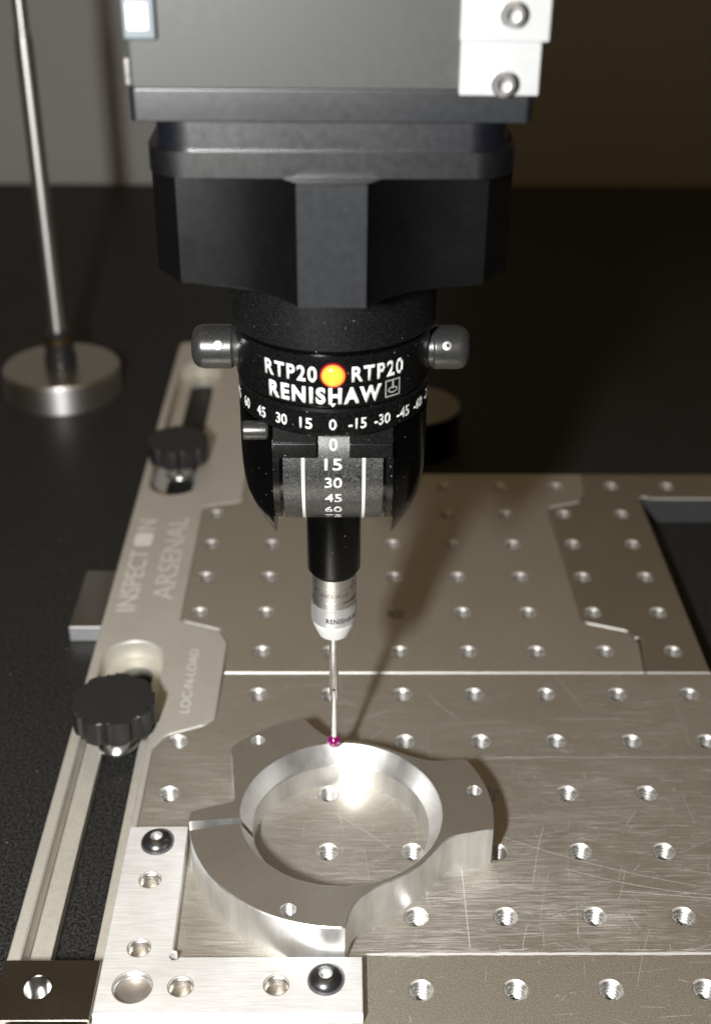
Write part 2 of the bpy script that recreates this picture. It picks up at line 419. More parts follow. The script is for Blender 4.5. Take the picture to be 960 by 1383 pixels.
bm = plate_bm(fillet([(RXL+.3, -149.7, 0), (-84.9, -149.7, 0), (-84.9, 321, 0), (RXL+.3, 321, 0)]), [stadium(-96.9, y0+5, y1-5, 6.1) for y0, y1 in slots], GZ+.02, -8.0, .2)
ledge = metal('sandy_ledge', (.62, .60, .54), .55, .5, None, .2, .35, .05, .2)
obj('slot_ledge', bm, ledge, rail)
# etched lettering on the rail, read from the front end upwards
def rail_text(s, xc, y0, y1, h, mat=MT['pale'], bold=0.0, sp=1.0):
    t = text_bm(s, y1-y0, h, bold, sp, .015)
    return at_plane(t, Matrix.Translation((xc, (y0+y1)/2, .012)) @ Matrix.Rotation(PI/2, 4, 'Z'))
def faint(col): return plain('faint_etching', col, .6, .1)
f1, f2 = faint((.86, .85, .82)), faint((.785, .775, .74))
obj('lettering', rail_text('INSPECT', -105.0, 52, 97, 7.6), f1, rail, smooth=0)
obj('lettering', rail_text('N', -105.0, 113, 122, 7.6), f1, rail, smooth=0)
bm = NB(); prism(bm, rrect(-105.0, 105.5, 3.8, 5.2, 1.5), .012, .03); obj('etched_logo', bm, MT['pale'], rail, smooth=0)
obj('lettering', rail_text('ARSENAL', -91.8, 60, 124, 8.4), f2, rail, smooth=0)
obj('lettering', rail_text('LOC-N-LOAD', -75.6, -10, 27, 3.4), f1, rail, smooth=0)

# back plate
gap = .22
back = thing('back_plate', 'large plain hole grid plate behind the probe, its front edge a bright line', 'plate', (-65, 12.5, GZ))
bo = fillet([(-63.9+gap, 12.6, 0), (88.6, 12.6, 0), (90.4, 31.5, 4), (86.9, 38.6, 3), (71.4, 44.2, 3), (70.0, 133.0, 3), (85.2, 138.4, 3), (89.0, 147.5, 3), (89.8, 164.6, 0), (-65.5+gap, 164.6, 0), (-65.5+gap, 138.2+gap, 2), (-82.4+gap, 133.4+gap, 3), (-83.0+gap, 45.4+gap, 3), (-67.6+gap, 39.4+gap, 3), (-63.9+gap, 31.5+gap, 3)])
bh = [G(i, 1) for i in range(-2, 4)]+[G(i, j) for j in (2, 3, 4, 5) for i in range(-3, 3)]+[G(i, 6) for i in range(-2, 4)]
obj('plate_body', plate_bm(bo, [circle(x, y, HOLE_R, 28) for x, y in bh], GZ+.02, 0, .45), MT['plate'], back)
highlight_rims(bpy.data.objects['plate_body'])
add_holes(back, bh)
# right plate with the open window
right = thing('window_plate', 'darker hole grid plate at the right with a square open window', 'plate', (120, 12.5, GZ))
pk = []
for k in range(13):   # dog-bone relief in the window corner
    t = math.radians(-20+230*(1-k/12)); pk.append((114.6+2.6*math.cos(t), 140.2+2.6*math.sin(t)))
ro = fillet([(88.6+gap, 12.6, 0), (112.7, 12.6, 0), (112.7, 137.4, 0)]) + [(112.9, 138.2), (112.2, 139.2), (112.1, 140.6), (112.7, 142.0), (113.9, 142.8), (115.3, 142.8), (116.5, 142.0)] + fillet([(117.0, 141.3, 0), (190, 141.3, 0), (190, 164.6, 0), (89.8+gap, 164.6, 0), (89.0+gap, 147.5, 3), (85.2+gap, 138.4-gap, 3), (70+gap, 133.0-gap, 3), (71.4+gap, 44.2+gap, 3), (86.9+gap, 38.6+gap, 3), (90.4+gap, 31.5, 4)])
rh = [G(4, 1)]+[G(i, j) for j in (2, 3, 4, 5) for i in (3, 4)]+[G(4, 6), G(5, 6), G(6, 6)]
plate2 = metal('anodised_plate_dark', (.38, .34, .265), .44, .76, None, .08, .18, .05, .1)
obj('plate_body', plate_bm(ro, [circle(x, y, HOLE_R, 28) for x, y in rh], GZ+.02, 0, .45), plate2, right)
highlight_rims(right.children[0])
add_holes(right, rh)
# front plate
front = thing('front_plate', 'scratched hole grid plate in front, under the clamp ring', 'plate', (-60, -160, GZ))
fo = fillet([(-84.6+gap, -175, 0), (200, -175, 0), (200, 12.2, 0), (-63.9+gap, 12.2, 0), (-64.6+gap, -12.4-gap, 4), (-68.0+gap, -16.6-gap, 4), (-80.6+gap, -22.0-gap, 4.5), (-84.1+gap, -28.5-gap, 4)])
fh = [G(i, 0) for i in range(-2, 6)]+[G(-3, -1)]+[G(i, -1) for i in range(0, 6)]+[G(-3, -2), G(-1, -2), G(1, -2), G(2, -2), G(3, -2), G(4, -2)]+[G(-1, -3), G(0, -3), G(1, -3), G(2, -3), G(3, -3), G(4, -3)]+[G(i, -4) for i in range(0, 5)]+[G(i, -5) for i in range(0, 4)]
obj('plate_body', plate_bm(fo, [circle(x, y, HOLE_R, 28) for x, y in fh], GZ+.02, 0, .45), MT['worn'], front)
highlight_rims(front.children[0])
add_holes(front, fh)

# fine surface scratches on the front plate
RC = Vector((-21.4, -73.1))
def near_hole(x, y): return any((x-hx)**2+(y-hy)**2 < 3.4**2 for hx, hy in fh)
def ribbon(bm, pts, wd, z):
    prev = None
    for k, (x, y) in enumerate(pts):
        j, i = min(k+1, len(pts)-1), max(k-1, 0)
        d = Vector((pts[j][0]-pts[i][0], pts[j][1]-pts[i][1]))
        if d.length < 1e-6 or near_hole(x, y) or not (-83 < x < 199 and -174 < y < 11.4): prev = None; continue
        n = Vector((-d.y, d.x)).normalized()*wd*(.5 if 0 < k < len(pts)-1 else .12)
        cur = (bm.verts.new((x+n.x, y+n.y, z)), bm.verts.new((x-n.x, y-n.y, z)))
        if prev: bm.faces.new((prev[0], prev[1], cur[1], cur[0]))
        prev = cur
bm = NB()
for k in range(820):
    zone = random.random()
    if zone < .78:
        hx, hy = random.choice(((40, -95), (20, -100), (75, -80), (100, -60), (60, -105), (-20, -78), (-24, -70), (110, -95), (60, -50)))
        x, y = random.gauss(hx, 26), max(-113.5, random.gauss(hy, 16))
    elif zone < .93: x, y = random.uniform(-60, 135), random.uniform(-45, 8)
    else: x, y = random.uniform(-15, 100), random.uniform(-150, -116)
    q = random.random()
    ang = random.gauss(0, .06) if q < .60 else (random.gauss(PI/2, .15) if q < .72 else random.uniform(0, PI))
    L = random.choice((1.5, 2, 3, 4, 6, 9, 20)) * random.uniform(.6, 1.3); cv = random.gauss(0, .02)
    P = []; n = max(5, int(L/1.2))
    for s_ in range(n+1):
        P.append((x, y)); x += math.cos(ang)*L/n; y += math.sin(ang)*L/n; ang += cv*L/n*.6+random.gauss(0, .012)
    ribbon(bm, P, random.choice((.03, .04, .05, .06, .09)), .012+.00001*k)
P = [(-14.6+q*1.6, -114.9+random.gauss(0, .05)) for q in range(100)]
ribbon(bm, P, .8, .0185)
for k in range(90):
    x, y = random.uniform(-12, 150), -114.7+random.gauss(0, .5); L = random.uniform(3, 14)
    ribbon(bm, [(x+L*q/5, y+random.gauss(0, .02)) for q in range(6)], random.uniform(.05, .14), .019+.00001*k)
# two straight ones and two long curved ones that the photograph shows clearly
ribbon(bm, [(14.4, -81-s*1.2) for s in range(28)], .16, .02)
ribbon(bm, [(20+s*2.6, -33.4+.1*math.sin(s*.7)) for s in range(50)], .12, .0216)
ribbon(bm, [(45+s*2.2, -83-.9*s+.018*s*s) for s in range(30)], .12, .0218)
ribbon(bm, [(28+s*2.2, -70-1.1*s+.012*s*s) for s in range(26)], .1, .022)
ribbon(bm, [(60+s*2.2, -92-.25*s) for s in range(26)], .12, .0222)
o = obj('scratch_marks', bm, MT['scratch'], front, smooth=0, kind='stuff')

# end bar on the rail (cross bar with a hole)
bar = thing('end_bar', 'dark brown flat bar with one hole, bottom left corner beside the bright bracket', 'bar', (-99, -128, 0))
hb = circle(-101.8, -127.6, 3.7, 32)
obj('bar_body', plate_bm([(-112.2, -138.2), (-86.5, -138.2), (-86.5, -118.6), (-112.2, -118.6)], [hb], .05, 2.4, .2), MT['bar'], bar)
bm = NB(); lathe(bm, [(3.66, 2.0), (3.66, -4.2), (0, -4.2)], Matrix.Translation((-101.8, -127.6, 0)), 32, close=False)
obj('hole_wall', bm, MT['steel'], bar)
# support block at the rail's outer side
blk = thing('support_block', 'small dark block with a bright front end, sticking out left of the rail', 'block', (-119, 60, GZ))
bm = NB(); box(bm, -127.0, -113.2, 50, 90, GZ+.02, -5.6, .6, 2); obj('block_body', bm, MT['bar'], blk)
bm = NB(); box(bm, -126.9, -113.3, 49.3, 50.05, GZ+.3, -5.8, .25); obj('end_face', bm, MT['module_ring'], blk)

# ================================================================== L BRACKET
BZ = 4.0
br = thing('corner_bracket', 'bright L-shaped ground metal bracket against the front left of the clamp ring', 'bracket', (-77, -128, 0))
bo_ = [(-85.6, -137.6), (-15.6, -137.6), (-15.6, -119.0), (-64.6, -119.0)]
bo_ += [(-66.4+1.5*math.cos(math.radians(t)), -118.6+1.5*math.sin(math.radians(t))) for t in (-15, -60, -110, -160, 150, 100, 70)]
bo_ += [(-67.2, -116.4), (-67.8, -69.3), (-85.4, -69.3)]
small = [(-76.6, -91.1, 3.1), (-76.4, -115.9, 3.1), (-63.7, -128.8, 3.3), (-38.5, -128.4, 3.3)]
big = (-76.4, -128.9, 5.2)
obj('bracket_body', plate_bm(bo_, [circle(x, y, r, 36) for x, y, r in small+[big]], .02, BZ, .25), MT['bracket'], br)
borewall = metal('bored_steel', (.80, .78, .74), .34, 1.0, None, .2, 0, .08, 0)
for x, y, r in small+[big]:
    bm = NB(); dep = BZ-3.2 if r < 4 else BZ-2.4
    lathe(bm, [(r-.01, BZ-.3), (r-.02, BZ-1.0), (r-.22, BZ-1.2), (r-.02, BZ-1.5), (r-.22, BZ-1.9), (r-.05, BZ-2.2), (r-.35, dep), (r*.55, dep-.35), (0, dep-.5)], Matrix.Translation((x, y, 0)), 36, close=False)
    obj('counterbore', bm, MT['thread'] if r > 4 else borewall, br, (x, y, 0), smooth=20)
shade_mat = plain('shaded_rim', (.33, .25, .16), .6, .3)  # dark outline painted round the holes in place of edge shading
for x, y, r in small+[big]:
    bm = NB(); lathe(bm, [(r+.02, BZ+.004), (r+.22, BZ+.006)], Matrix.Translation((x, y, 0)), 40, close=False); obj('rim_shade', bm, shade_mat, br, (x, y, 0), smooth=0)
def button_screw(x, y):
    bm = NB(); R, H = 4.9, 2.9; prof = []
    for k in range(11):
        t = k/10*math.radians(66); prof.append((R*math.cos(t)**.9 if k else R, .25+H*math.sin(t)/math.sin(math.radians(66))))
    prof = [(R-.15, 0), (R, .12)]+prof+[(1.85, .25+H)]
    top = .25+H
    lathe(bm, prof, Matrix.Translation((x, y, BZ)), 48, close=False)
    s = obj('button_screw', bm, MT['screw'], br, (x, y, BZ))
    bm = NB(); t = bmesh.new()
    o_ = [t.verts.new((1.85*math.cos(2*PI*k/48), 1.85*math.sin(2*PI*k/48), top)) for k in range(48)]
    hx = []
    for k in range(48):
        aa = 2*PI*k/48; sec = (aa+.3) % (PI/3)-PI/6; hx.append(1.35/math.cos(sec))
    i_ = [t.verts.new((hx[k]*math.cos(2*PI*k/48), hx[k]*math.sin(2*PI*k/48), top-.12)) for k in range(48)]
    d_ = [t.verts.new((hx[k]*math.cos(2*PI*k/48), hx[k]*math.sin(2*PI*k/48), top-1.7)) for k in range(48)]
    cc_ = t.verts.new((0, 0, top-2.2))
    for k in range(48):
        k2 = (k+1) % 48
        t.faces.new((o_[k], o_[k2], i_[k2], i_[k])); t.faces.new((i_[k], i_[k2], d_[k2], d_[k])); t.faces.new((d_[k], d_[k2], cc_))
    t.transform(Matrix.Translation((x, y, BZ))); merge(bm, t)
    obj('hex_socket', bm, MT['module_ring'], s, (x, y, BZ))
button_screw(-76.3, -76.6); button_screw(-25.4, -127.2)

# ================================================================== CLAMP RING (workpiece)
RZ = 14.0
ring = thing('clamp_ring', 'machined aluminium three-lobed split ring the probe tip touches', 'ring', (RC.x, RC.y, 0))
corner = {0, 4, 7, 10, 12, 14}
def pol(r, d): return Vector((RC.x+r*math.cos(math.radians(d)), RC.y+r*math.sin(math.radians(d))))
def arc(r, a0, a1, n): return [pol(r, a0+(a1-a0)*k/n) for k in range(n+1)]
def cat(points, per=7):
    """smooth open curve through polar points"""
    P = [pol(r, d) for d, r in points]; P = [2*P[0]-P[1]]+P+[2*P[-1]-P[-2]]; out = []
    for i in range(1, len(P)-2):
        for k in range(per):
            t = k/per; t2, t3 = t*t, t*t*t
            out.append(.5*((2*P[i])+(-P[i-1]+P[i+1])*t+(2*P[i-1]-5*P[i]+4*P[i+1]-P[i+2])*t2+(-P[i-1]+3*P[i]-3*P[i+1]+P[i+2])*t3))
    out.append(P[-2]); return out
SLA, SLB = 186.0, 190.9            # slot angles (radial cut)
RO = 45.0
segs = []
segs += arc(RO, -89, SLB-360, 40)[::-1][:0]
path = []
path += arc(RO, SLB, 271.4, 44)                                                                   # long lobe, front
path += cat([(271.8, 44.2), (274.6, 38.2), (279.5, 34.6), (287, 32.4), (296, 31.7)], 6)[1:]
path += arc(31.6, 298, 327, 14)
path += cat([(330, 31.8), (336.5, 32.5), (341.5, 34.8), (345.6, 39.2), (349.0, 44.4)], 6)
path += arc(45.4, 350, 389.6, 26)                                                                 # right lobe
path += cat([(390.6, 45.6), (393.2, 41.2), (397.6, 36.6), (404, 33.8), (413, 32.2)], 6)[1:]
path += arc(31.9, 416, 448, 14)
path += cat([(451, 32.2), (456, 33.6), (460.5, 36.6), (463.6, 40.6), (465.6, 44.6)], 6)
path += arc(45.2, 466.6, 500.6, 24)                                                               # back left lobe
path += cat([(501.6, 44.8), (506, 41.0), (513, 37.4), (522, 34.2), (531, 32.6), (534, 34.0), (537, 38.5), (540.4, 44.6)], 6)[1:]
path += arc(RO, 541.2, 360+SLA, 8)
# bore: closed by the slot. outer loop runs ccw from SLB round to SLA; inner loops per height
n = len(path)
def ring_loop_inner(r): return [pol(r, SLB+(360-(SLB-SLA))*k/(n-1)) for k in range(n)]
def shrink(P, d):
    out = []
    for k in range(n):
        A, B = P[max(k-1, 0)], P[min(k+1, n-1)]; t = (B-A).normalized(); out.append(P[k]+Vector((-t.y, t.x))*d)
    return out
ch = .35
inner = ring_loop_inner(1.0)
angs = [math.atan2(p_.y-RC.y, p_.x-RC.x) for p_ in path]
def inner_at(r): return [Vector((RC.x+r*math.cos(t), RC.y+r*math.sin(t))) for t in angs]
section = [(path, 0.02), (path, RZ-ch), (shrink(path, ch), RZ), (inner_at(30.25), RZ), (inner_at(30.0), RZ-.2), (inner_at(26.9), 8.2), (inner_at(26.5), 7.8), (inner_at(26.4), 0.02)]
bm = NB(); L = []
for P, z in section: L.append([bm.verts.new((q.x, q.y, z)) for q in P])
m_top = []
for si in range(len(L)):
    A, B = L[si], L[(si+1) % len(L)]
    for k in range(n-1):
        f = bm.faces.new((A[k], A[k+1], B[k+1], B[k])); f.material_index = {2: 0, 1: 1, 0: 1}.get(si, 2 if si in (3, 4, 5, 6) else 0)
for e in (0, n-1):
    f = bm.faces.new([l[e] for l in (L if e else L[::-1])]); f.material_index = 1
side_m = metal('milled_side', (.84, .84, .83), .38, .88, (.22, .22, .03), .22, 0, .10, .2)
body = obj('ring_body', bm, [MT['ring_top'], side_m, MT['bore']], ring, smooth=28)
# three small tapped holes: bored into the lobes with a boolean, then lined with a thread
lob = [pol(41.2, -110.4), pol(41.3, 11.6), pol(41.4, 130.0)]
bm = NB()
for q in lob: lathe(bm, [(2.05, RZ-8.5), (2.05, RZ-.25), (2.5, RZ+.3)], Matrix.Translation((q.x, q.y, 0)), 28)
cut = obj('tmp_cut', bm, side_m, None, (0, 0, 0), smooth=0)
md = body.modifiers.new('holes', 'BOOLEAN'); md.object = cut; md.solver = 'EXACT'
bpy.context.view_layer.update()
dg = bpy.context.evaluated_depsgraph_get(); me2 = bpy.data.meshes.new_from_object(body.evaluated_get(dg))
body.modifiers.clear(); old = body.data; body.data = me2; me2.name = 'ring_body'; bpy.data.meshes.remove(old); bpy.data.objects.remove(cut)
for pl in me2.polygons: pl.use_smooth = True
me2.set_sharp_from_angle(angle=math.radians(28))
for k, q in enumerate(lob):
    bm = NB(); prof = []; z = RZ-.35
    while z > RZ-7.6: prof += [(2.02, z-.05), (1.72, z-.3), (1.72, z-.38), (2.02, z-.62)]; z -= .7
    prof += [(1.7, RZ-8), (0, RZ-8.1)]
    lathe(bm, prof, Matrix.Translation((q.x, q.y, 0)), 28, close=False)
    obj('tapped_hole', bm, MT['thread'], ring, (q.x, q.y, 0), smooth=20)

# ================================================================== KNOBS IN THE RAIL SLOTS
def star_knob(x, y, label, rot):
    t = thing('hand_clamp', label, 'knob', (x, y, -8), 'black lobed knobs clamping the rail')
    P = []; nl = 9; N = 126
    for k in range(N):
        aa = 2*PI*k/N; ph = (aa*nl/(2*PI)) % 1.0
        r = 14.1 - 1.5*max(0, 1-abs(ph-.5)/.16)**1.0*(1 if abs(ph-.5) < .16 else 0)
        P.append((x+r*math.cos(aa+rot), y+r*math.sin(aa+rot)))
    bm = NB(); prism(bm, P, 2.6, 11.8, 1.1, 3)
    obj('grip', bm, MT['knurl'], t, smooth=30)
    bm = NB(); lathe(bm, [(5.2, -6.6), (5.2, 1.4), (4.8, 2.7)], Matrix.Translation((x, y, 0)), 40); obj('stud', bm, MT['chrome'], t)
    bm = NB(); lathe(bm, [(6.9, -7.95), (6.9, -6.9), (6.5, -6.5)], Matrix.Translation((x, y, 0)), 40); obj('washer', bm, MT['steel'], t)
    return t
star_knob(-98.0, -17.2, 'black lobed clamp knob nearest the clamp ring, in the rail slot', .1)
star_knob(-97.8, 176.5, 'black lobed clamp knob farther back along the rail, out of focus', .3)

# ================================================================== ROD STAND AND DARK POST BEHIND
SXY = (-172.8, 282.5)
rodm = turned(metal('bright_rod', (.92, .92, .91), .44, 1.0, None, .03, 0, .03, 0), .6)
st = thing('rod_stand', 'tall polished steel rod standing on a round metal base, back left', 'stand', (*SXY, GZ))
bm = NB(); lathe(bm, [(31, GZ+.02), (31.2, GZ+.6), (31.2, 1.8), (30.4, 2.9)], Matrix.Translation((*SXY, 0)), 96); obj('round_base', bm, MT['base_side'], st)
bm = NB(); lathe(bm, [(30.3, 2.91), (30.2, 3.2)], Matrix.Translation((*SXY, 0)), 96); obj('base_top', bm, MT['base'], st)
bm = NB(); lathe(bm, [(8.5, 3.21), (8.5, 9), (7.6, 10.2), (7.6, 22), (6.4, 23.5)], Matrix.Translation((*SXY, 0)), 48); obj('rod_collar', bm, MT['knurl'], st)
bm = NB(); lathe(bm, [(7.9, 17), (7.9, 20.5)], Matrix.Translation((*SXY, 0)), 48); obj('collar_band', bm, MT['brass'], st)
bm = NB(); lathe(bm, [(4.4, 3.3), (4.4, 171.0), (3.9, 172.0)], Matrix.Translation((*SXY, 0)), 40); obj('lower_rod', bm, rodm, st)
bm = NB(); lathe(bm, [(3.6, 171.9), (4.0, 172.4), (4.0, 174.6), (3.5, 175), (3.5, 194), (3.9, 194.6), (3.9, 197), (3.4, 197.6), (3.4, 460)], Matrix.Translation((*SXY, 0)), 40); obj('upper_rod', bm, rodm, st)
PXY = (15.5, 219)
ps = thing('round_post', 'short dark round post with a pale flat top, half hidden behind the probe head', 'post', (*PXY, GZ))
bm = NB(); lathe(bm, [(22.0, GZ+.02), (22.0, 9.0)], Matrix.Translation((*PXY, 0)), 80); obj('post_body', bm, MT['yoke'], ps)
bm = NB(); lathe(bm, [(22.1, 9.02), (22.1, 9.6), (21.7, 10.0)], Matrix.Translation((*PXY, 0)), 80); obj('post_top', bm, metal('post_top', (.34, .30, .23), .42, .9, None, .05, 0, .04, 0), ps)

# ================================================================== MACHINE QUILL
X0, Y0 = -23.6, -45.0
T0 = Matrix.Translation((X0, Y0, 0))
qu = thing('machine_quill', 'grey square machine column with a white metal corner bracket, at the top', 'machine arm', (X0, Y0, 218.6))
bm = NB(); prism(bm, rrect(X0, Y0, 42.0, 42.0, 1.6, 4), 218.7, 225.4, .26, 2); obj('lip_plate', bm, MT['lip'], qu)
bm = NB(); prism(bm, rrect(X0-.4, Y0, 41.9, 41.4, 1.8, 5), 225.5, 620, .4, 2); obj('column_body', bm, MT['quill'], qu)
bm = NB(); prism(bm, rrect(X0, Y0, 38.4, 38.1, 8.8, 12), 211.8, 218.69, .26, 2); obj('neck', bm, MT['neck'], qu)
YF = Y0-41.4
wb = NB(); box(wb, X0+26.2, X0+42.6, YF-2.2, YF+1, 224.6, 236.2, .45, 2); wbo = obj('corner_bracket_plate', wb, MT['white_metal'], qu)
bm = NB(); box(bm, X0+25.9, X0+43.9, YF-3.0, YF+1, 235.3, 300, .45, 2); obj('bracket_upper', bm, MT['white_metal'], wbo)
def cap_screw(x, z, y, parent):
    Mx = Matrix.Translation((x, y, z)) @ Matrix.Rotation(PI/2, 4, 'X')
    bm = NB(); lathe(bm, [(2.55, -.5), (2.55, 2.5), (2.2, 2.9), (1.35, 2.9), (1.3, 1.2), (0, 1.0)], Mx, 36, close=False)
    obj('cap_screw', bm, MT['chrome'], parent, (x, y, z))
cap_screw(X0+35.9, 240.9, YF-3.0, wbo); cap_screw(X0+35.0, 227.4, YF-2.2, wbo)
bm = NB(); box(bm, X0-42.0, X0-35.2, YF-1.6, YF+1, 235.0, 275, .7, 2); pp = obj('side_plate', bm, plain('grey_plate', (.13, .155, .17), .4, .2), qu)
bm = NB(); box(bm, X0-41.0, X0-36.6, YF-2.0, YF-1.2, 237.0, 242.3, .35, 2); obj('bright_pad', bm, MT['white_plastic'], pp)
bm = NB(); box(bm, X0-15.8, X0-.2, YF-.25, YF+.5, 243.4, 262, .08); obj('paper_label', bm, MT['white_plastic'], qu)
bm = NB(); box(bm, X0-42.5, X0-41.2, YF-.3, YF+3, 226, 231.5, .2); obj('edge_strip', bm, MT['steel'], qu)

# ================================================================== PROBE HEAD
hd = thing('probe_head', 'black manual indexing probe head with angle dial, lettering and lit orange lamp', 'probe head', (X0, Y0, 211))
bm = NB(); prism(bm, rrect(X0, Y0, 40.3, 39.3, 9.4, 12), 206.2, 211.79, .24, 2); obj('mounting_flange', bm, MT['neck2'], hd)
half = [(7.55, -43.2), (8.0, -42.5), (9.8, -39.8), (12.4, -37.2), (16, -34.2), (20, -32.0), (25, -30.4), (30, -29.35), (35.2, -28.6), (41.7, -18.5), (41.9, 0), (41.7, 18.5), (34, 32), (18, 38)]
pts = [(X0+x, Y0+y) for x, y in half]+[(X0-x, Y0+y) for x, y in half[::-1]]
bm = NB(); prism(bm, pts, 178.4, 206.15, .45, 2); obj('adaptor_body', bm, MT['adaptor'], hd, smooth=20)
bm = NB(); prism(bm, [(X0-7.6, Y0-43.75), (X0+7.6, Y0-43.75), (X0+7.6, Y0-42.5), (X0-7.6, Y0-42.5)], 178.3, 206.1, .2); obj('front_rib', bm, metal('rib_anodise', (.017, .019, .0215), .38, 0, None, .15, .2, .06, .05), hd)
bm = NB(); lathe(bm, [(26.7, 160.6), (26.7, 178.38)], T0, 96); obj('upper_collar', bm, MT['collar'], hd)
bm = NB(); lathe(bm, [(24.6, 158.6), (24.6, 160.59)], T0, 96); obj('groove', bm, MT['tube'], hd)
RR = 25.6
bm = NB(); lathe(bm, [(RR-.9, 145.0), (RR-.15, 145.4), (RR, 146.2), (RR, 158.0), (RR-.5, 158.6)], T0, 120); rg = obj('lettered_ring', bm, MT['gloss'], hd)
RD = 25.2
bm = NB(); lathe(bm, [(RD-.7, 136.6), (RD, 137.4), (RD, 143.6), (RD-.5, 144.3), (RD-1.6, 144.4), (RD-1.6, 145.0)], T0, 120); dl = obj('angle_dial', bm, MT['gloss'], hd)
# lettering on the ring
rt = RR+.06
for xo in (-11.2, 12.0):
    obj('lettering', wrap_z(text_bm('RTP20', 14.6, 4.2, .27, 1.2), X0, Y0, rt, xo/RR, 154.0), MT['white'], rg, smooth=0)
obj('lettering', wrap_z(text_bm('RENISHAW', 30.0, 4.55, .44, 1.24), X0, Y0, rt, -2.3/RR, 148.35), MT['white'], rg, smooth=0)
# square emblem beside the word: open frame with a stylised probe mark
bm = NB()
def bar2(x0, x1, y0, y1):
    t = bmesh.new(); vs_ = [t.verts.new((x, y, 0)) for x, y in ((x0, y0), (x1, y0), (x1, y1), (x0, y1))]; f = t.faces.new(vs_)
    rr_ = bmesh.ops.extrude_face_region(t, geom=[f])
    for v in [g for g in rr_['geom'] if isinstance(g, bmesh.types.BMVert)]: v.co.z += .03
    merge(bm, t)
bar2(-2.2, 2.2, 2.0, 2.3); bar2(-2.2, 2.2, -2.3, -2.0); bar2(-2.3, -2.0, -2.3, 2.3); bar2(2.0, 2.3, -2.3, 2.3)
bar2(-.2, .25, -.2, 2.0)
for k in range(20):
    t0, t1 = 2*PI*k/20, 2*PI*(k+1)/20
    t = bmesh.new(); q = [(1.5*math.cos(t0), -.5+.85*math.sin(t0)), (1.5*math.cos(t1), -.5+.85*math.sin(t1)), (1.15*math.cos(t1), -.5+.55*math.sin(t1)), (1.15*math.cos(t0), -.5+.55*math.sin(t0))]
    t.faces.new([t.verts.new((x, y, .03)) for x, y in q]); merge(bm, t)
obj('emblem', wrap_z(bm, X0, Y0, rt, 16.0/RR, 148.6), MT['grey_print'], rg, smooth=0)
bm = NB(); t = bmesh.new(); t.faces.new([t.verts.new((x, y, .03)) for x, y in ((-.85, .5), (.85, .5), (0, -.55))]); merge(bm, t)
obj('index_arrow', wrap_z(bm, X0, Y0, rt, 0, 145.9), MT['white'], rg, smooth=0)
# indicator lamp
bezel, nt, p = newmat('bezel_red'); setp(p, col=(.30, .01, .02), rough=.25, emit=.10, ecol=(1.0, .02, .06))
lz = 153.9; Mx = Matrix.Translation((X0+.1, Y0-RR+.3, lz)) @ Matrix.Rotation(PI/2, 4, 'X')
bm = NB(); lathe(bm, [(3.35, -.6), (3.35, .3), (3.1, .7), (2.95, .7), (2.95, -.2)], Mx, 40, close=False); bz = obj('lamp_bezel', bm, bezel, hd)
bm = NB(); prof = [(3.0*math.cos(k/8*PI/2), .2+1.6*math.sin(k/8*PI/2)) for k in range(9)]; lathe(bm, [(3.0, -.3)]+prof, Mx, 40, close=False)
obj('indicator_lamp', bm, MT['led'], bz, (X0+.1, Y0-RR+.3, lz), smooth=60)
# numerals on the dial
for txt, deg in (('75', -75), ('60', -60), ('45', -45), ('30', -30), ('15', -15), ('0', 0), ('-15', 15), ('-30', 30), ('-45', 45), ('-60', 60), ('-75', 75)):
    wd = {1: 1.9, 2: 3.4, 3: 4.7}[len(txt)]
    sh_ = -.55/RD if len(txt) == 3 else 0
    obj('numeral', wrap_z(text_bm(txt, wd, 3.0, .18), X0, Y0, RD+.06, math.radians(deg*1.04)+sh_, 140.3), MT['white'], dl, smooth=0)
# side knobs
for sgn in (-1, 1):
    ZK = 151.7; YK = Y0-2.0
    Mx = Matrix.Translation((X0, YK, ZK)) @ Matrix.Rotation(sgn*PI/2, 4, 'Y')
    L1 = 36.8 if sgn < 0 else 35.6
    bm = NB(); lathe(bm, [(5.0, 22), (5.0, 25.7), (5.5, 26.2), (5.8, 26.6), (5.8, L1-3.0), (5.45, L1-1.6), (4.5, L1-.5), (3.2, L1), (0, L1+.1)], Mx, 48); kb = obj('side_knob', bm, MT['cap'], hd, smooth=50)
    xk = X0+sgn*29.6
    dirv = Vector((0, -math.cos(.45), math.sin(.45)))
    pos = Vector((xk, YK, ZK))+dirv*5.65
    Rm_ = dirv.to_track_quat('Z', 'Y').to_matrix().to_4x4(); Rm_.translation = pos
    bm = NB(); lathe(bm, [(1.35, -.2), (1.35, .22), (1.1, .32), (.55, .32), (.5, -.1)], Rm_, 28, close=False); ss = obj('set_screw', bm, MT['chrome'], kb, pos)
    bm = NB(); lathe(bm, [(.56, .12), (0, .12)], Rm_, 20, close=False); obj('screw_socket', bm, MT['dark'], ss, pos)
# yoke: two cheeks and a rear web, cut from one turned body
def yoke_part(planes, name):
    t = bmesh.new(); tmp = NB()
    lathe(tmp, [(16.0, 96.3), (17.6, 98.4), (19.4, 101.2), (22.2, 106.0), (23.5, 109.0), (24.5, 112.8), (25.0, 118), (25.2, 124), (25.2, 136.55), (0, 136.55)], T0, 96)
    merge(t, tmp)
    for co, no in planes:
        g = t.verts[:]+t.edges[:]+t.faces[:]
        r = bmesh.ops.bisect_plane(t, geom=g, plane_co=co, plane_no=no, clear_outer=True, dist=1e-4)
        es = [e for e in r['geom_cut'] if isinstance(e, bmesh.types.BMEdge)]
        bmesh.ops.holes_fill(t, edges=[e for e in t.edges if e.is_boundary], sides=0)
    return obj(name, t, MT['yoke'], hd, smooth=30)
CX_ = 15.9
yoke_part([((X0-CX_, 0, 0), (1, 0, 0))], 'yoke_cheek'); yoke_part([((X0+CX_, 0, 0), (-1, 0, 0))], 'yoke_cheek')
